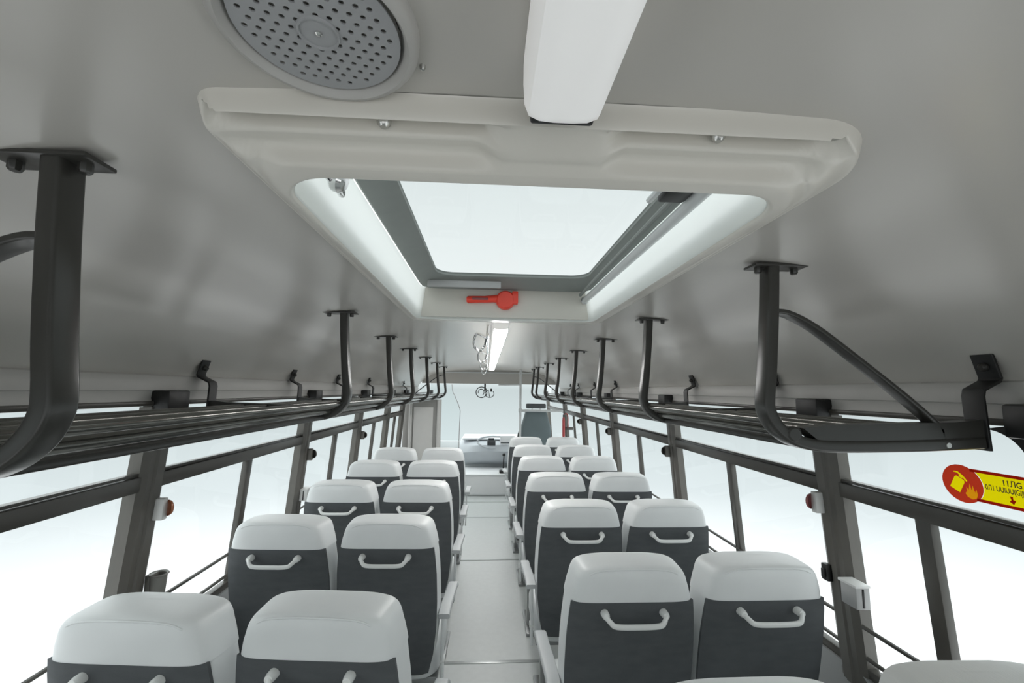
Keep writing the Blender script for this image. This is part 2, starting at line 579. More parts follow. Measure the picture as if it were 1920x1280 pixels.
# ------------------------------------------------------------------ roof hatch
def build_hatch():
    h = empty('roof_hatch', (0.02, 1.1, 1.94), label='pale moulded roof escape hatch with a bright glass lid', cat='hatch')
    h.location = (0, 0, 0)
    ox0, ox1, oy0, oy1 = -0.368, 0.435, 0.428, 1.79
    ix0, ix1, iy0, iy1 = -0.318, 0.362, 0.514, 1.62
    N, Mm = 12, 40
    outer = rrect(ox0, ox1, oy0, oy1, (0.06, 0.06, 0.035, 0.10), N, Mm)
    inner = rrect(ix0, ix1, iy0, iy1, (0.05, 0.05, 0.075, 0.075), N, Mm)

    def prof(v, x, y):
        # v 0 outer .. 1 inner lip, lower is nearer the floor
        z = 1.953 - 0.026 * sstep(0.0, 0.09, v) - 0.017 * sstep(0.10, 0.58, v) - 0.005 * sstep(0.6, 1.0, v)
        w = (y - oy0) / (iy0 - oy0)
        if w < 1.3:
            ml = sstep(-0.366, -0.345, x) * (1 - sstep(-0.06, -0.03, x))
            mr_ = sstep(0.085, 0.115, x) * (1 - sstep(0.345, 0.39, x))
            mm = max(ml, mr_)
            up1 = sstep(0.10, 0.17, w) * (1 - sstep(0.36, 0.46, w))
            up2 = sstep(0.36, 0.46, w) * (1 - sstep(0.68, 0.78, w))
            z += mm * ((1.951 - z) * up1 + (1.927 - z) * up2)
        z -= 0.007 * (1 - sstep(0.60, 1.0, y)) * sstep(0.60, 0.80, v)
        return z

    loops = []
    K = 56
    for k in range(K + 1):
        v = k / K
        L = []
        for (a, b), (c, d) in zip(outer, inner):
            x = a + (c - a) * v
            y = b + (d - b) * v
            L.append((x, y, prof(v, x, y)))
        loops.append(L)
    # rounded lip into the well
    for k in range(1, 6):
        a = k / 5 * PI / 2
        loops.append([(x + (0.02 - x) * 0.012 * math.sin(a), y + (1.07 - y) * 0.012 * math.sin(a), prof(1.0, x, y) + 0.010 * (1 - math.cos(a))) for x, y in inner])
    MB().loft(loops, True, False).build('flange', 'hatch', h, smooth=60)
    # well walls
    def off(pts, k):
        return [(x + (0.02 - x) * k, y + (1.07 - y) * k) for x, y in pts]
    lip = off(inner, 0.012)
    topo = rrect(-0.30, 0.345, 0.54, 1.612, (0.05, 0.05, 0.05, 0.05), N, Mm)
    wl = []
    for k in range(7):
        t = k / 6
        wl.append([(a[0] + (b[0] - a[0]) * t, a[1] + (b[1] - a[1]) * t, 1.904 + 0.123 * t) for a, b in zip(lip, topo)])
    MB().loft(wl, True, False).build('well_liner', 'hwall', h, smooth=60)
    MB().box(-0.312, 0.357, 1.600, 1.606, 1.912, 2.024, 0.002).build('end_panel', 'hatch', h)
    # lid: rubber ring and glass
    g0 = rrect(-0.225, 0.305, 0.60, 1.482, 0.06, N, Mm)
    ring = []
    for t, z in ((0.0, 2.030), (0.15, 2.018), (0.45, 2.024), (0.8, 2.036), (1.0, 2.040)):
        ring.append([(a[0] + (b[0] - a[0]) * t, a[1] + (b[1] - a[1]) * t, z) for a, b in zip(topo, g0)])
    ring.append([(x, y, 2.052) for x, y in g0])
    lid = MB().loft(ring, True, False).build('lid_seal', 'rubber', h, smooth=40)
    MB().loft([[(x, y, z) for x, y in rrect(-0.235, 0.315, 0.59, 1.492, 0.06, N, 2)] for z in (2.046, 2.051)]).build('lid_glass', 'lidglass', h)
    MB().box(-0.262, 0.0, 1.50, 1.508, 2.003, 2.028, 0.003).build('label_strip', 'greyp', h)
    # gas strut / rod on the right, block, knob on the left
    rod = MB().tube([(0.325, 0.60, 1.985), (0.325, 1.585, 1.985)], 0.012, 12).build('support_rod', 'pole', h)
    MB().cyl((0.325, 1.585, 1.985), (0.325, 1.61, 1.982), 0.016, 0.014).build('rod_end', 'chrome', rod)
    MB().tube([(0.30, 0.62, 2.003), (0.305, 1.58, 2.003)], 0.006, 8).build('rod_guide', 'rubber', h)
    MB().box(0.262, 0.312, 0.655, 0.735, 1.985, 2.012, 0.006).build('hinge_block', 'black', h)
    MB().tube(smooth_path([(0.25, 0.74, 1.992), (0.253, 0.665, 1.99), (0.27, 0.645, 1.99), (0.315, 0.65, 1.99)], 4), 0.006, 8).build('hinge_lever', 'pole', h)
    kb = MB().lathe([(0.0, 0.0), (0.016, 0.0), (0.019, 0.004), (0.019, 0.014), (0.014, 0.02), (0.0, 0.021)], (-0.292, 0.655, 1.968), (1, 0, -0.35), 16).build('latch_knob', 'chrome', h)
    MB().box(-0.296, -0.286, 0.615, 0.70, 1.955, 1.99, 0.004).build('latch_plate', 'chrome', h)
    # bolts in the flange
    for x, y in ((-0.165, 0.458), (0.222, 0.455)):
        MB().lathe([(0.0, -0.012), (0.004, -0.012), (0.0075, -0.008), (0.0085, -0.002), (0.0085, 0.01)], (x, y, 1.944), (0, 0, 1), 14).build('bolt', 'steel', h)
    return h


hatch = build_hatch()

# red emergency hammer clipped on the far wall of the hatch
hm = empty('emergency_hammer', (0, 1.60, 1.97), label='red plastic emergency hammer clipped inside the roof hatch', cat='hammer')
hm.location = (0, 0, 0)
y = 1.590
m = MB()
pts = [(-0.126, 1.978, 0.010), (-0.12, 1.978, 0.014), (-0.06, 1.980, 0.013), (-0.025, 1.983, 0.014), (0.0, 1.984, 0.017)]
m.loft([[(x, y + 0.012 * math.cos(a), z + r * math.sin(a)) for a in [2 * PI * k / 12 for k in range(12)]] for x, z, r in pts])
m.build('hammer_handle', 'red', hm)
m = MB().lathe([(0.0, -0.016), (0.03, -0.016), (0.036, -0.008), (0.036, 0.010), (0.03, 0.016), (0.0, 0.016)], (0.02, y, 1.978), (0, 1, 0), 20)
m.build('hammer_head', 'red', hm)
MB().box(0.045, 0.068, y - 0.016, y + 0.018, 1.963, 2.012, 0.004).build('hammer_clip', 'red', hm)
MB().box(-0.105, -0.045, y - 0.0135, y - 0.010, 1.975, 1.984, 0.001).build('handle_inlay', 'redlens', hm)


# ------------------------------------------------------------------ ceiling speaker
def build_speaker():
    sp = empty('ceiling_speaker', (-0.195, 0.347, 1.952), label='round perforated grey loudspeaker set in the ceiling beside the tube lamp', cat='speaker')
    prof = [(0.086, 0.004), (0.0855, -0.006), (0.082, -0.011), (0.077, -0.0125), (0.074, -0.009), (0.072, -0.0035), (0.0695, 0.001), (0.0685, 0.004)]
    MB().lathe(prof, (0, 0, 0), (0, 0, 1), 64).build('outer_ring', 'spring', sp, smooth=50)
    # perforated grille: real holes
    R = 0.069
    coords, edges, holes = [], [], []

    def loop(cx, cy, r, n, ph=0):
        k = len(coords)
        for i in range(n):
            a = 2 * PI * i / n + ph
            coords.append(Vector((cx + r * math.cos(a), cy + r * math.sin(a))))
        for i in range(n):
            edges.append((k + i, k + (i + 1) % n))
    loop(0, 0, R, 64)
    sp_ = 0.0108
    th = 0.23
    for i in range(-8, 9):
        for j in range(-8, 9):
            x = (i + 0.5 * (j % 2)) * sp_
            yv = j * sp_ * 0.866
            x, yv = x * math.cos(th) - yv * math.sin(th), x * math.sin(th) + yv * math.cos(th)
            d = math.hypot(x, yv)
            if 0.0185 < d < R - 0.005:
                holes.append((x, yv))
                loop(x, yv, 0.0025, 8)
    co, ed, fa, *_ = delaunay_2d_cdt(coords, edges, [], 1, 1e-6)
    keep = []
    for f in fa:
        cx = sum(co[i].x for i in f) / len(f)
        cy = sum(co[i].y for i in f) / len(f)
        if any((cx - a) ** 2 + (cy - b) ** 2 < 0.0022 ** 2 for a, b in holes):
            continue
        keep.append(tuple(f))
    def dome(x, y):
        d = math.hypot(x, y)
        return -0.006
    g = obj('grille', [(c.x, c.y, dome(c.x, c.y)) for c in co], keep, 'speaker', sp, smooth=0)
    md = g.modifiers.new('thick', 'SOLIDIFY')
    md.thickness = 0.0015
    md.offset = 0
    MB().lathe([(0.069, 0.0), (0.0685, 0.03), (0.05, 0.045), (0.0, 0.045)], (0, 0, 0), (0, 0, 1), 32).build('cone', 'cone', sp)
    MB().lathe([(0.0150, -0.006), (0.0158, -0.0085), (0.0172, -0.0085), (0.018, -0.006)], (0, 0, 0), (0, 0, 1), 32).build('centre_ring', 'speaker', sp)
    MB().lathe([(0.0, -0.0095), (0.0015, -0.0093), (0.003, -0.008), (0.0032, -0.006)], (0, 0, 0), (0, 0, 1), 12).build('centre_screw', 'steel', sp)
    for x, yv in ((0.083, 0.042), (-0.044, 0.078), (-0.083, -0.042), (0.044, -0.078)):
        MB().lathe([(0.0, -0.005), (0.002, -0.0045), (0.0032, -0.002), (0.0036, 0.002)], (x, yv, 0.002), (0, 0, 1), 12).build('screw', 'steel', sp)
    return sp


build_speaker()


# ------------------------------------------------------------------ tube lamps
def lamp(name, xa, xb, ya, yb, ztop, zbot, label, lit=False):
    L = empty(name, (0, 0, 0), label=label, cat='light', group='ceiling tube lamps')
    xc, hw = (xa + xb) / 2, (xb - xa) / 2
    sec = [(-1.0, 0.0), (-1.0, 0.35), (-0.97, 0.70), (-0.86, 0.90), (-0.6, 0.98), (-0.25, 1.0), (0.25, 1.0), (0.6, 0.98), (0.86, 0.90), (0.97, 0.70), (1.0, 0.35), (1.0, 0.0)]
    H = ztop - zbot
    loops = []
    for y, k in ((ya, 0.9), (ya + 0.006, 0.98), (ya + 0.015, 1), (yb - 0.015, 1), (yb - 0.006, 0.98), (yb, 0.88)):
        loops.append([(xc + a * hw * (0.5 + 0.5 * k), y, ztop - b * H * k) for a, b in sec])
    MB().loft(loops).build('diffuser', 'lamp', L, smooth=40)
    if lit:
        MB().box(xc - hw * 0.86, xc + hw * 0.86, ya + 0.004, yb - 0.02, zbot - 0.004, zbot + 0.004, 0.0015).build('lit_lens', 'lamplit', L)
    MB().box(xc - hw * 0.8, xc + hw * 0.8, yb - 0.004, yb + 0.006, zbot + 0.006, ztop - 0.004, 0.003).build('end_cap', 'lampend', L)
    MB().box(xc - hw * 0.9, xc + hw * 0.9, ya, yb, ztop - 0.004, ztop + 0.006, 0.002).build('backing_tray', 'whitep', L)
    return L


lamp('tube_lamp', -0.0145, 0.0625, -0.35, 0.380, 1.948, 1.890, 'white box-shaped tube lamp on the ceiling just behind the roof hatch')
lamp('tube_lamp', -0.024, 0.046, 1.797, 5.4, 1.949, 1.890, 'long bright tube lamp on the ceiling ahead of the roof hatch', True)

# chrome handrail beside the far lamp
hr = empty('ceiling_handrail', (0, 0, 0), label='slim chrome grab rail with hanging loops beside the far tube lamp', cat='handrail')
MB().tube([(-0.045, 1.95, 1.893), (-0.045, 5.5, 1.893)], 0.008, 8).build('rail', 'chrome', hr)
for y in (2.05, 3.0, 4.1, 5.3):
    MB().cyl((-0.045, y, 1.893), (-0.045, y, 1.953), 0.006).build('hanger', 'chrome', hr)
    lp = smooth_path([(-0.05, y, 1.89), (-0.10, y + 0.02, 1.91), (-0.112, y + 0.08, 1.86), (-0.085, y + 0.12, 1.835), (-0.06, y + 0.1, 1.86), (-0.05, y + 0.02, 1.89)], 5)
    MB().tube(lp, 0.006, 8).build('hand_loop', 'chrome', hr)


# ------------------------------------------------------------------ luggage racks
POSTY = {1: [0.92, 1.662, 2.341, 3.06, 3.78, 4.53, 5.34, 5.85], -1: [0.560, 1.668, 2.418, 3.13, 3.94, 4.77, 5.55]}


def build_rack(s):
    side = 'right' if s > 0 else 'left'
    R = empty('luggage_rack', (0, 0, 0), label='dark tubular overhead luggage rack along the %s windows' % side, cat='luggage rack', group='overhead luggage racks')
    ps = POSTY[s]
    ya, yb = ps[0], ps[-1]
    for k, y in enumerate(ps):
        end = k in (0, len(ps) - 1)
        J = [(0.600, 1.932), (0.594, 1.84), (0.587, 1.76), (0.580, 1.69), (0.573, 1.635), (0.573, 1.605), (0.588, 1.572), (0.620, 1.545), (0.665, 1.531), (0.73, 1.527), (0.90, 1.530), (1.062, 1.537)]
        path = smooth_path([(s * a, y, b) for a, b in J], 4)
        post = MB().sweep(path, rsec(0.026, 0.040, 0.2), (0, 1, 0)).build('post', 'rack', R, smooth=50)
        # deep flat arm under the rails
        arm = [(0.745, 1.5145), (0.90, 1.518), (1.06, 1.525), (1.072, 1.530), (1.072, 1.588), (1.0, 1.582), (0.80, 1.576), (0.70, 1.573), (0.645, 1.566), (0.70, 1.522)]
        MB().loft([[(s * a, y + d, b) for a, b in arm] for d in (-0.0165, 0.0165)]).build('arm', 'rack', R, smooth=30)
        pp = MB().box(-0.062, 0.062, y - 0.024, y + 0.024, -0.003, 0.003, 0.0015)
        pl = pp.build('mounting_plate', 'rack', post)
        pl.location = (s * 0.615, 0, 1.929)
        for dx in (-0.043, 0.043):
            MB().lathe([(0.0, -0.014), (0.006, -0.014), (0.008, -0.011), (0.008, 0.0)], (s * 0.615 + dx, y, 1.927), (0, 0, 1), 8).build('bolt', 'rack', post)
        if end:
            br = smooth_path([(s * 0.586, y, 1.823), (s * 0.63, y, 1.821), (s * 0.69, y, 1.792), (s * 0.765, y, 1.737), (s * 0.88, y, 1.647), (s * 0.942, y, 1.594), (s * 0.966, y, 1.566), (s * 0.97, y, 1.535)], 4)
            b = MB().sweep(br, rsec(0.011, 0.033, 0.3), (0, 1, 0)).build('brace', 'rack', R, smooth=50)
            MB().lathe([(0.0, -0.012), (0.007, -0.012), (0.008, -0.008), (0.008, 0.0)], (s * 0.593, y - 0.004, 1.813), (0, 0, 1), 10).build('bolt', 'steel', b)
            MB().lathe([(0.0, -0.005), (0.013, -0.005), (0.018, 0.0), (0.018, 0.006)], (s * 0.622, y - 0.018, 1.553), (0, 1, 0), 16).build('rail_end', 'rack', R)
            MB().lathe([(0.0, -0.004), (0.006, -0.004), (0.007, 0.0)], (s * 0.972, y - 0.018, 1.532), (0, 1, 0), 10).build('rivet', 'steel', R)
        # offset strap bolted to the ceiling cove
        st = [(s * 1.070, y, 1.520), (s * 1.066, y, 1.640), (s * 1.070, y, 1.654), (s * 1.110, y, 1.674), (s * 1.114, y, 1.682), (s * 1.098, y, 1.736)]
        b = MB().sweep(st, rsec(0.007, 0.046, 0.3), (0, 1, 0)).build('wall_strap', 'black', R, smooth=30)
        MB().lathe([(0.0, -0.012), (0.006, -0.012), (0.010, -0.006), (0.010, 0.0)], (s * 1.102, y, 1.708), (s, 0, 0.35), 10).build('bolt', 'rack', b)
    for i, (x, z, r) in enumerate(((0.592, 1.581, 0.010), (0.632, 1.556, 0.013), (0.70, 1.561, 0.010), (0.78, 1.563, 0.010), (0.86, 1.566, 0.010), (0.94, 1.566, 0.010), (1.03, 1.553, 0.011))):
        MB().tube([(s * x, ya + (0.0 if i > 1 else -0.010), z), (s * x, yb, z)], r, 12).build('rail', 'rail', R)
    # flat underside channel
    MB().box(*sorted((s * 0.645, s * 0.685)), ya + 0.02, yb, 1.522, 1.536, 0.003).build('front_channel', 'rack', R)
    return R


for s in (-1, 1):
    build_rack(s)


# ------------------------------------------------------------------ seats
def seat_levels():
    """(z, half width, y rear, y front)"""
    return [(0.42, 0.176, 0.050, 0.165), (0.50, 0.196, 0.030, 0.160), (0.62, 0.211, 0.002, 0.140), (0.75, 0.215, -0.028, 0.115),
            (0.86, 0.213, -0.052, 0.085), (0.93, 0.208, -0.068, 0.068), (0.98, 0.202, -0.078, 0.062), (1.02, 0.194, -0.084, 0.060), (1.055, 0.184, -0.088, 0.060), (1.09, 0.172, -0.090, 0.058)]


def lerp_level(z):
    L = seat_levels()
    if z <= L[0][0]:
        return L[0][1:]
    for a, b in zip(L, L[1:]):
        if a[0] <= z <= b[0]:
            t = (z - a[0]) / (b[0] - a[0])
            return tuple(a[i] + (b[i] - a[i]) * t for i in (1, 2, 3))
    return L[-1][1:]


def rear_scale(z):
    return 0.945


def cross(z, hw, yr, yf, n=48, ex=6.5, arch=0.0, taper=None):
    out = []
    hd, yc = (yf - yr) / 2, (yf + yr) / 2
    k1 = rear_scale(z) if taper is None else taper
    for k in range(n):
        a = 2 * PI * (k + 0.5) / n
        c, s_ = math.cos(a), math.sin(a)
        t = math.copysign(abs(s_) ** (2 / ex), s_)
        x = hw * math.copysign(abs(c) ** (2 / ex), c)
        x *= k1 + (1 - k1) * sstep(-1.0, 0.35, t)
        out.append((x, yc + hd * t, z - arch * abs(x / 0.2) ** 2.2))
    return out


def build_seat(aisle_side):
    """bus seat facing forward (+y); aisle_side -1/0/1 adds an armrest"""
    S = empty('bus_seat')
    # backrest cushion below the headrest cover
    loops = [cross(z, *lerp_level(z)) for z in (0.42, 0.46, 0.52, 0.60, 0.68, 0.76, 0.84, 0.90, 0.95, 1.0)]
    loops.insert(0, cross(0.405, 0.165, 0.065, 0.15))
    MB().loft(loops).build('backrest', 'cushion', S, smooth=50)
    # headrest cover: boxy with a flat, slightly arched top
    g = 0.002
    loops = []
    for z in (0.978, 0.984, 1.0, 1.02, 1.04, 1.055):
        hw, yr, yf = lerp_level(z)
        loops.append(cross(z, hw + g, yr - g, yf + g, arch=0.010 * sstep(0.985, 1.055, z), taper=rear_scale(0.99)))
    hw, yr, yf = lerp_level(1.055)
    for dz, ix, iy in ((1.068, 0.004, 0.001), (1.077, 0.010, 0.003), (1.083, 0.018, 0.006), (1.0865, 0.028, 0.011), (1.0885, 0.042, 0.020), (1.0895, 0.07, 0.035), (1.090, 0.12, 0.055)):
        loops.append(cross(dz, hw + g - ix, yr - g + iy, yf + g - iy, arch=0.014, taper=rear_scale(0.99)))
    hc = MB().loft(loops).build('headrest_cover', 'fabric', S, smooth=50)
    # piping along the rear top edge
    pth = []
    for k in range(17):
        x = -0.142 + 0.284 * k / 16
        pth.append((x, -0.087 + 0.003 * abs(x / 0.142) ** 4, 1.0815 - 0.014 * abs(x / 0.2) ** 2.2 - 0.010 * abs(x / 0.142) ** 8))
    MB().tube(pth, 0.0024, 6).build('piping', 'fabric', hc)
    # charcoal rear panel
    n = 13
    rows = [0.42 + (0.981 - 0.42) * i / 14 for i in range(15)]
    gv = []
    for lay in (0, 1):
        for z in rows:
            hw, yr, yf = lerp_level(z)
            hw *= rear_scale(z) + 0.03
            for k in range(n):
                x = -1 + 2 * k / (n - 1)
                gv.append((x * hw, yr - 0.0035 + 0.016 * abs(x) ** 8 + (0.010 if lay else 0), z))
    f = []
    nr = len(rows)
    o2 = n * nr
    for j in range(nr - 1):
        for k in range(n - 1):
            a = j * n + k
            f.append((a, a + 1, a + n + 1, a + n))
            f.append((o2 + a, o2 + a + n, o2 + a + n + 1, o2 + a + 1))
    for k in range(n - 1):
        f.append((k, o2 + k, o2 + k + 1, k + 1))
        t = (nr - 1) * n + k
        f.append((t, t + 1, o2 + t + 1, o2 + t))
    for j in range(nr - 1):
        a = j * n
        f.append((a, a + n, o2 + a + n, o2 + a))
        b = j * n + n - 1
        f.append((b, o2 + b, o2 + b + n, b + n))
    tag(MB().add(gv, f).build('back_panel', 'dark', S, smooth=50), label='charcoal fabric rear panel')
    # grab handle
    yy = lerp_level(0.955)[1] - 0.004
    hp_ = smooth_path([(-0.094, yy + 0.004, 0.950), (-0.094, yy - 0.020, 0.948), (-0.084, yy - 0.034, 0.938), (-0.066, yy - 0.038, 0.928), (0, yy - 0.040, 0.927), (0.066, yy - 0.038, 0.928), (0.084, yy - 0.034, 0.938), (0.094, yy - 0.020, 0.948), (0.094, yy + 0.004, 0.950)], 4)
    h = MB().sweep(hp_, rsec(0.013, 0.016, 0.45), (0, 0, 1)).build('grab_handle', 'handle', S, smooth=50)
    for x in (-0.094, 0.094):
        MB().lathe([(0.0, -0.026), (0.010, -0.025), (0.0125, -0.016), (0.013, 0.004)], (x, yy, 0.949), (0, 1, 0), 14).build('handle_boss', 'handle', h)
    # seat cushion
    lp = []
    for z, k in ((0.36, 0.93), (0.375, 1.0), (0.44, 1.0), (0.465, 0.97), (0.475, 0.88)):
        lp.append([(x * k, 0.32 + (y_ - 0.32) * k, z) for x, y_, _ in cross(0, 0.208, 0.10, 0.55, ex=5, taper=1.0)])
    MB().loft(lp).build('seat_cushion', 'fabric', S, smooth=50)
    MB().box(-0.20, 0.20, 0.13, 0.52, 0.335, 0.362, 0.004).build('seat_frame', 'legm', S)
    for sx_ in (-0.15, 0.15):
        lg = MB().sweep([(sx_, 0.22, 0.338), (sx_, 0.22, 0.02)], rsec(0.035, 0.05, 0.2), (0, 1, 0)).build('leg', 'legm', S)
        MB().box(sx_ - 0.03, sx_ + 0.03, 0.10, 0.42, 0.0, 0.02, 0.004).build('foot_rail', 'legm', lg)
    if aisle_side:
        a = aisle_side
        ar = MB().sweep(smooth_path([(a * 0.236, 0.03, 0.665), (a * 0.236, 0.10, 0.672), (a * 0.238, 0.28, 0.655), (a * 0.238, 0.38, 0.648), (a * 0.238, 0.41, 0.632)], 3), rsec(0.050, 0.022, 0.35), (0, 0, 1)).build('armrest', 'armpad', S, smooth=50)
        MB().sweep([(a * 0.228, 0.08, 0.65), (a * 0.226, 0.10, 0.52), (a * 0.222, 0.14, 0.35)], rsec(0.012, 0.05, 0.3), (0, 1, 0)).build('armrest_bracket', 'cushion', S)
        MB().lathe([(0.0, -0.012), (0.016, -0.010), (0.02, 0.0), (0.02, 0.01)], (a * 0.226, 0.11, 0.45), (-a, 0, 0), 14).build('recline_knob', 'handle', S)
    return S


proto = {k: build_seat(k) for k in (-1, 0, 1)}
used = set()


def place_seat(kind, x, y, label, rz=0.0, dz=0.0):
    if kind in used:
        o = copy_tree(proto[kind])
    else:
        o = proto[kind]
        used.add(kind)
    o.location = (x, y, dz)
    o.rotation_euler = (0, 0, rz)
    tag(o, label, 'seat', 'bus seats in pairs on both sides of the aisle')
    return o


ORD = ['nearest', 'second', 'third', 'fourth', 'fifth', 'sixth']
rnd = random.Random(3)
for i in range(5):
    y = 1.222 + i * 0.7346
    w = '%s row' % ORD[i]
    place_seat(0, -0.888, y, 'grey bus seat by the left windows, %s' % w, (-.085, -.05, -.02, 0, 0)[i])
    place_seat(1, -0.446, y, 'grey bus seat left of the aisle, %s' % w, (-.085, -.03, -.02, 0, 0)[i])
for i in range(6):
    y = 1.482 + i * 0.7346
    w = '%s row showing its back' % ORD[i]
    place_seat(-1, 0.433, y, 'grey bus seat right of the aisle, %s' % w, rnd.uniform(-.006, .006))
    place_seat(0, 0.872, y, 'grey bus seat by the right windows, %s' % w, rnd.uniform(-.006, .006))
place_seat(-1, 0.475, 0.83, 'bus seat at the bottom edge, only its pale top edge in view', 0, 0.0)
o = place_seat(0, 0.962, 0.865, 'pale ribbed bus seat top in the bottom right corner', -0.03, 0.0)
for ch in o.children:
    if ch.name.startswith('headrest_cover'):
        ch.data = ch.data.copy()
        ch.data.materials[0] = M['rib']


# ------------------------------------------------------------------ things on the pillars
def pillar_lamp(s, y, z, lens, label):
    x = s * (wx(z) - 0.012)
    L = empty('call_lamp', (0, 0, 0), label=label, cat='lamp', group='call lamps on the pillars')
    MB().box(*sorted((x, x - s * 0.034)), y - 0.014, y + 0.010, z - 0.036, z + 0.034, 0.004).build('base', 'pillar' if lens == 'frame' else 'whitep', L)
    MB().lathe([(0.0, 0.014), (0.014, 0.013), (0.022, 0.009), (0.026, 0.003), (0.026, 0.0)], (x - s * 0.034, y + 0.008, z), (-s * 0.55, 0.83, 0), 20).build('lens', lens, L)
    return L


pillar_lamp(1, 1.475, 1.268, 'redlens', 'red-lensed call lamp on the nearest right window pillar')
pillar_lamp(-1, 1.535, 1.235, 'amber', 'amber-lensed call lamp on the nearest left window pillar')
nth = {2: 'second', 3: 'third', 4: 'fourth'}
for i in (2, 3, 4):
    pillar_lamp(1, PIL[1][i] + 0.02, 1.268, 'frame' if i > 1 else 'redlens', 'small dark call lamp on the %s right window pillar' % nth[i])
for i in (3, 4):
    pillar_lamp(-1, PIL[-1][i] + 0.02, 1.235, 'frame', 'small dark call lamp on the %s left window pillar' % nth[i - 1])


def cup_box(s, y, z, m_, label, round_=False):
    x = s * (wx(z) - 0.012)
    B = empty('ashtray_box', (0, 0, 0), label=label, cat='box', group='small boxes on the pillars')
    if round_:
        MB().lathe([(0.0, -0.034), (0.022, -0.034), (0.025, 0.024), (0.030, 0.028), (0.027, 0.032), (0.022, 0.028), (0.020, -0.026), (0.0, -0.026)], (x - s * 0.024, y, z), (0, 0, 1), 20).build('cup', m_, B)
        MB().box(*sorted((x + s * 0.006, x - s * 0.012)), y - 0.02, y + 0.02, z - 0.03, z + 0.03, 0.003).build('bracket', m_, B)
    else:
        MB().box(*sorted((x, x - s * 0.045)), y - 0.03, y + 0.03, z - 0.036, z + 0.030, 0.003).build('body', m_, B)
        MB().box(*sorted((x + s * 0.0, x - s * 0.050)), y - 0.034, y + 0.034, z + 0.028, z + 0.036, 0.002).build('lid', 'whitep', B)
        MB().box(*sorted((x - s * 0.02, x - s * 0.026)), y - 0.032, y - 0.029, z - 0.03, z + 0.025, 0.001).build('groove', 'black', B)
    return B


cup_box(1, 1.36, 1.018, 'greyp', 'small pale grey box on the nearest right window pillar')
cup_box(-1, 1.575, 0.985, 'greyd', 'small round dark cup holder on the nearest left window pillar', True)
cup_box(-1, 2.74, 1.0, 'whitep', 'small white box on the second left window pillar')
x = wx(1.03) - 0.012
lt = empty('window_latch', (0, 0, 0), label='small black latch on the nearest right pillar beside the seat', cat='latch')
MB().box(x - 0.02, x, 1.47, 1.50, 1.005, 1.06, 0.004).build('latch_body', 'black', lt)
MB().box(x - 0.028, x - 0.018, 1.478, 1.492, 1.015, 1.045, 0.003).build('latch_tab', 'black', lt)


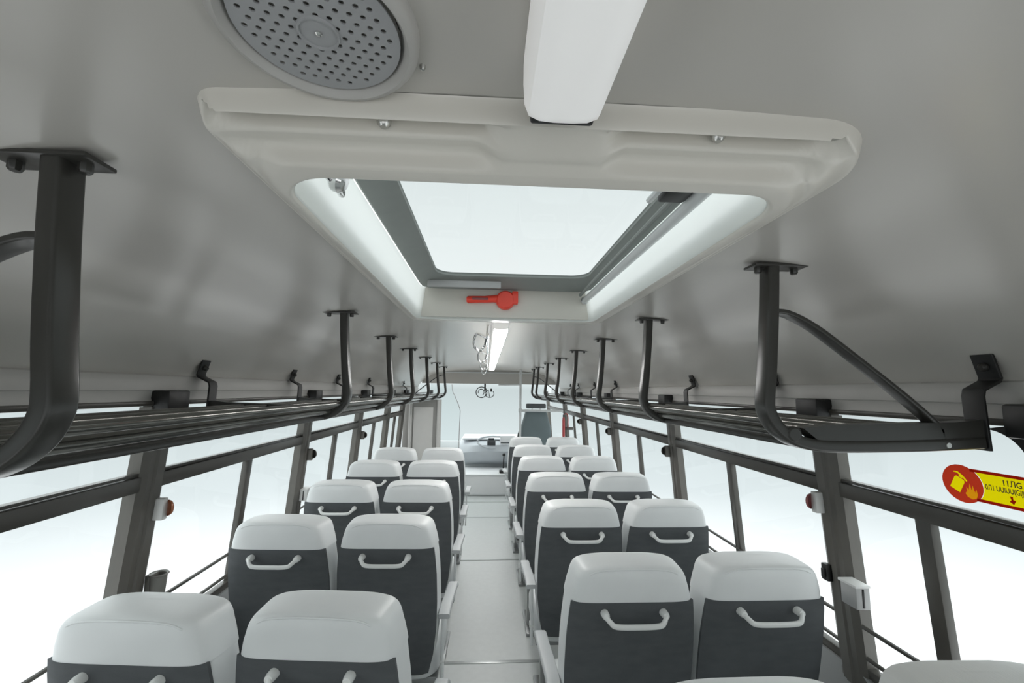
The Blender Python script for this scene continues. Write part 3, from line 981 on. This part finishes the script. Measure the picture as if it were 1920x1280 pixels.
# ------------------------------------------------------------------ fire sticker on the nearest right pane
def build_sticker():
    T = empty('fire_sticker', (0, 0, 0), label='red and yellow fire extinguisher sticker on the right window', cat='sticker')
    zc = 1.424

    def P(u, v, d):      # u to the right as seen from inside (towards -y), v up
        z = zc + v
        return (wx(z) + 0.014 - d, 1.028 - u, z)

    def flat(name, pts, m_, d, parent=T):
        L = [[P(u, v, d) for u, v in pts], [P(u, v, d - 0.0008) for u, v in pts]]
        return MB().loft(L).build(name, m_, parent, smooth=0)
    U1 = 0.142
    for v0, v1 in ((-0.036, -0.029), (0.033, 0.040)):
        flat('border_strip', [(0.0265 if v0 < 0 else 0.0215, v0), (U1, v0), (U1, v1), (0.0265 if v0 < 0 else 0.0215, v1)], 'sred', 0.0018)
    arc = [(0.0465 * math.cos(a), 0.0465 * math.sin(a)) for a in [math.radians(45 - 84 * k / 10) for k in range(11)]]
    flat('yellow_field', [(U1, 0.033)] + arc + [(U1, -0.029)], 'syel', 0.0018)

    def rot(pts, ang, cx, cy):
        c, s_ = math.cos(ang), math.sin(ang)
        return [(cx + a * c - b * s_, cy + a * s_ + b * c) for a, b in pts]
    A = math.radians(-28)
    cyl_ = rot([(-0.012, -0.021), (0.012, -0.021), (0.012, 0.010), (0.009, 0.014), (-0.009, 0.014), (-0.012, 0.010)], A, -0.009, 0.001)
    noz = rot([(-0.004, 0.0155), (0.004, 0.0155), (0.004, 0.018), (0.014, 0.014), (0.016, 0.017), (0.004, 0.023), (-0.010, 0.026), (-0.018, 0.022), (-0.018, 0.019), (-0.010, 0.022), (-0.004, 0.020)], A, -0.009, 0.001)
    fla = [(0.008, -0.030), (0.018, -0.034), (0.028, -0.030), (0.031, -0.020), (0.030, -0.008), (0.026, -0.016), (0.023, 0.0), (0.019, -0.012), (0.017, 0.004), (0.013, -0.012), (0.008, -0.006), (0.009, -0.016), (0.004, -0.022)]

    def inside(p, poly):
        c = False
        for (x1, y1), (x2, y2) in zip(poly, poly[1:] + poly[:1]):
            if (y1 > p[1]) != (y2 > p[1]) and p[0] < (x2 - x1) * (p[1] - y1) / (y2 - y1) + x1:
                c = not c
        return c
    # red disc with the pictograms cut out of it
    co, ed = [], []
    for poly in ([(0.046 * math.cos(a), 0.046 * math.sin(a)) for a in [2 * PI * k / 32 for k in range(32)]], cyl_, noz, fla):
        k = len(co)
        co += [Vector(p) for p in poly]
        ed += [(k + i, k + (i + 1) % len(poly)) for i in range(len(poly))]
    cc, _, ff_, *_r = delaunay_2d_cdt(co, ed, [], 1, 1e-7)
    keep = [tuple(f) for f in ff_ if not any(inside((sum(cc[i].x for i in f) / len(f), sum(cc[i].y for i in f) / len(f)), q) for q in (cyl_, noz, fla))]
    obj('red_disc', [P(c.x, c.y, 0.0026) for c in cc], keep, 'sred', T, smooth=0)
    flat('cylinder_mark', cyl_, 'syel', 0.0026)
    flat('nozzle_mark', noz, 'syel', 0.0026)
    flat('flame_mark', fla, 'amber2', 0.0026)

    # lettering
    def text(body, size, u, v, m_, name, sxx=1.0):
        cu = bpy.data.curves.new('txt', 'FONT')
        cu.body = body
        cu.size = size
        cu.offset = size * 0.02
        ob = bpy.data.objects.new('txt', cu)
        C.objects.link(ob)
        dg = bpy.context.evaluated_depsgraph_get()
        me = bpy.data.meshes.new_from_object(ob.evaluated_get(dg))
        bpy.data.objects.remove(ob)
        vv = [P(u + p.co.x * sxx, v + p.co.y, 0.0034) for p in me.vertices]
        obj(name, vv, [tuple(f.vertices) for f in me.polygons], m_, T, smooth=0)
    text('11\u041bG', 0.018, 0.086, 0.014, 'sblk', 'lettering', 0.85)
    text('0\u041b1 UUIUU(GIJ0', 0.0165, 0.051, -0.002, 'sblk', 'lettering', 0.66)
    flat('arrow_mark', [(0.097, -0.008), (0.102, -0.008), (0.102, -0.015), (0.107, -0.016), (0.102, -0.025), (0.095, -0.020), (0.099, -0.016)], 'sred', 0.0034)


M['amber2'] = film('sticker_flame', (1.0, 0.62, 0.05), 0.7)
build_sticker()

# ------------------------------------------------------------------ driver area
# black ring fan hanging from the header
fn = empty('cab_fan', (0, 0, 0), label='small black wire fan hanging below the windscreen header', cat='fan')
fy, fz, fx = 6.86, 1.60, -0.075
MB().cyl((fx, fy, fz + 0.02), (fx, fy, 1.74), 0.014).build('stem', 'black', fn)


def ring(cx, cz_, rx, rz_, a0=0, a1=360, n=24):
    return [(cx + rx * math.cos(math.radians(a0 + (a1 - a0) * k / n)), fy, cz_ + rz_ * math.sin(math.radians(a0 + (a1 - a0) * k / n))) for k in range(n + 1)]


MB().tube(ring(fx - 0.055, fz, 0.085, 0.085, 60, 360 + 20), 0.007, 6, (0, 1, 0)).build('cage_ring', 'black', fn)
MB().tube(ring(fx + 0.075, fz - 0.02, 0.07, 0.06, 100, 400), 0.006, 6, (0, 1, 0)).build('cage_ring', 'black', fn)
MB().tube(ring(fx - 0.06, fz, 0.045, 0.05, -60, 200), 0.006, 6, (0, 1, 0)).build('blade_guard', 'black', fn)
MB().tube([(fx + 0.02, fy, fz + 0.06), (fx + 0.03, fy, fz - 0.06), (fx + 0.06, fy, fz + 0.03), (fx + 0.075, fy, fz - 0.07)], 0.007, 6, (0, 1, 0)).build('blade', 'black', fn)
MB().box(fx + 0.085, fx + 0.115, fy - 0.01, fy + 0.01, fz + 0.01, fz + 0.06, 0.004).build('motor', 'black', fn)

# pole and partition rail behind the driver
pr_ = empty('driver_partition_rail', (0, 0, 0), label='pale grey upright pole with a cross rail behind the driver seat', cat='rail')
MB().tube([(0.45, 6.3, -0.02), (0.45, 6.3, 1.95)], 0.017, 12, (0, 1, 0)).build('pole', 'pole', pr_)
MB().tube([(0.45, 6.3, 1.345), (1.08, 6.3, 1.345)], 0.018, 12).build('cross_rail', 'pole', pr_)
MB().tube([(0.45, 6.3, 1.72), (0.15, 6.9, 1.72)], 0.014, 10).build('side_rail', 'pole', pr_)
MB().lathe([(0.017, -0.03), (0.026, -0.025), (0.026, 0.025), (0.017, 0.03)], (0.45, 6.3, 1.345), (0, 0, 1), 12).build('clamp', 'pole', pr_)

# driver seat
ds = empty('driver_chair', (0, 0, 0), label='teal grey driver seat with tapered back at the front right', cat='seat')
lv = [(0.62, 0.215, 0.0, 0.16), (0.80, 0.235, -0.005, 0.15), (0.98, 0.235, -0.01, 0.13), (1.10, 0.225, -0.015, 0.11), (1.22, 0.19, -0.02, 0.10), (1.31, 0.165, -0.02, 0.09), (1.335, 0.15, -0.01, 0.08)]
MB().loft([[(0.70 + x, 6.42 + y_, z) for x, y_, z in cross(z, hw, a, b, taper=0.95)] for z, hw, a, b in lv]).build('backrest', 'driver', ds, smooth=50)
lv = [(1.372, 0.14, 0.0, 0.08), (1.385, 0.152, -0.01, 0.09), (1.43, 0.152, -0.01, 0.09), (1.442, 0.14, 0.0, 0.08)]
MB().loft([[(0.70 + x, 6.42 + y_, z) for x, y_, z in cross(z, hw, a, b, taper=0.95)] for z, hw, a, b in lv]).build('headrest', 'driverd', ds, smooth=50)
for sx_ in (-0.06, 0.06):
    MB().cyl((0.70 + sx_, 6.46, 1.32), (0.70 + sx_, 6.46, 1.39), 0.007).build('headrest_post', 'chrome', ds)
MB().box(0.47, 0.93, 6.50, 6.98, 0.45, 0.60, 0.03).build('seat_cushion', 'driver', ds)
MB().box(0.52, 0.88, 6.55, 6.95, -0.02, 0.46, 0.02).build('pedestal', 'legm', ds)

# dashboard
db = empty('dashboard', (0, 0, 0), label='pale curved dashboard with instrument hood below the windscreen', cat='dashboard')
sec = [(7.62, 0.36), (7.48, 0.46), (7.42, 0.60), (7.48, 0.70), (7.62, 0.745), (7.95, 0.775), (8.37, 0.79), (8.37, 0.36)]
loops = []
for k in range(13):
    x = -0.50 + 1.62 * k / 12
    t = abs(k / 12 * 2 - 1) ** 4
    loops.append([(x, yy + 0.14 * t * (1 if yy < 7.9 else 0), zz - 0.05 * t) for yy, zz in sec])
MB().loft(loops).build('dash_body', 'dash', db, smooth=40)
MB().box(-0.46, 1.10, 7.66, 8.36, 0.765, 0.80, 0.015).build('dash_top', 'dashl', db)
MB().tube(smooth_path([(0.20, 7.50, 0.84), (0.05, 7.42, 0.85), (-0.10, 7.42, 0.83), (-0.19, 7.46, 0.77), (-0.13, 7.42, 0.70), (0.0, 7.40, 0.665), (0.12, 7.40, 0.66)], 5), 0.016, 8).build('instrument_hood', 'dash', db)
MB().box(-0.02, 0.12, 7.415, 7.44, 0.70, 0.78, 0.006).build('instrument_screen', 'screen', db)
MB().box(0.0, 0.10, 7.46, 7.48, 0.785, 0.82, 0.005).build('instrument_screen', 'screen', db)
for x in (0.27, 0.345):
    MB().box(x, x + 0.06, 7.60, 7.62, 0.81, 0.85, 0.004).build('switch_block', 'screen', db)
MB().box(0.21, 0.36, 7.46, 7.48, 0.735, 0.75, 0.003).build('vent_slot', 'screen', db)
MB().box(0.20, 0.46, 7.50, 7.66, 0.60, 0.86, 0.02).build('switch_panel', 'dashl', db)
st = MB().tube([(0.70 + 0.21 * math.cos(a), 7.25 + 0.08 * math.sin(a), 0.86 + 0.18 * math.sin(a)) for a in [2 * PI * k / 28 for k in range(29)]], 0.014, 8).build('steering_wheel', 'black', db)
MB().cyl((0.70, 7.25, 0.86), (0.70, 7.5, 0.68), 0.03).build('steering_column', 'black', st)
MB().box(0.50, 0.90, 7.235, 7.265, 0.845, 0.875, 0.008).build('wheel_spoke', 'black', st)

ec = empty('engine_cover', (0, 0, 0), label='low white engine cover box on the cab floor beyond the aisle', cat='engine cover')
MB().box(-0.42, 0.36, 6.95, 7.55, -0.02, 0.30, 0.04, 3).build('cover_body', 'dashl', ec)
MB().box(-0.44, 0.38, 6.93, 7.57, 0.295, 0.315, 0.008).build('cover_lid', 'dashl', ec)
MB().box(0.18, 0.30, 7.0, 7.12, 0.315, 0.36, 0.015).build('gear_base', 'black', ec)
MB().cyl((0.24, 7.06, 0.33), (0.25, 7.0, 0.60), 0.010).build('gear_lever', 'black', ec)
MB().lathe([(0.0, -0.03), (0.022, -0.02), (0.026, 0.0), (0.02, 0.02), (0.0, 0.028)], (0.25, 7.0, 0.61), (0, 0, 1), 12).build('gear_knob', 'black', ec)

# door partition on the left, glass screen
dp = empty('door_partition', (0, 0, 0), label='grey panelled partition behind the left entrance door', cat='partition')
MB().box(-1.16, -0.665, 5.88, 5.92, 0.0, 1.50, 0.006).build('panel_frame', 'panel2', dp)
MB().box(-1.02, -0.76, 5.866, 5.884, 0.25, 1.40, 0.008).build('pale_panel', 'panel', dp)
MB().cyl((-0.68, 5.87, 0.0), (-0.68, 5.87, 1.50), 0.03).build('edge_post', 'panel', dp)
MB().cyl((-1.06, 5.87, 0.0), (-1.06, 5.87, 1.50), 0.024).build('edge_post', 'panel', dp)
gs = empty('glass_screen', (0, 0, 0), label='clear glass screen with a thin dark edge beside the entrance', cat='screen')
prof_ = [(-1.12, 0.15), (-0.48, 0.15), (-0.48, 0.9), (-0.475, 1.22), (-0.482, 1.33), (-0.56, 1.52), (-0.60, 1.60), (-0.62, 1.72), (-1.12, 1.72)]
MB().loft([[(x, y_, z) for x, z in prof_] for y_ in (7.1, 7.106)]).build('glass_sheet', 'glass', gs, smooth=0)
MB().tube([(x, 7.103, z) for x, z in smooth_path([(a, b, 0) for a, b in prof_[1:8]], 4) for x, z in ((x, z),)] if False else [(p.x, 7.103, p.y) for p in smooth_path([(a, b, 0) for a, b in prof_[1:8]], 4)], 0.006, 6, (0, 1, 0)).build('glass_edge', 'greyp', gs)
MB().cyl((-0.52, 7.103, -0.02), (-0.52, 7.103, 0.2), 0.015).build('foot', 'greyp', gs)

# fire extinguisher by the front right pillar
fe = empty('fire_extinguisher', (0, 0, 0), label='slim red fire extinguisher hung by the front right pillar', cat='fire extinguisher')
fx, fy2 = 0.985, 5.72
MB().lathe([(0.0, 1.02), (0.014, 1.025), (0.018, 1.05), (0.018, 1.25), (0.014, 1.285), (0.008, 1.295), (0.0, 1.295)], (fx, fy2, 0), (0, 0, 1), 16).build('cylinder', 'redd', fe)
MB().cyl((fx, fy2, 1.29), (fx, fy2, 1.325), 0.01).build('valve', 'black', fe)
MB().tube(smooth_path([(fx, fy2, 1.32), (fx + 0.04, fy2, 1.34), (fx + 0.06, fy2, 1.28), (fx + 0.055, fy2, 1.15)], 4), 0.006, 6, (0, 1, 0)).build('hose', 'redd', fe)
MB().box(fx - 0.01, 1.12, fy2 + 0.03, fy2 + 0.04, 1.12, 1.16, 0.003).build('bracket', 'frame', fe)
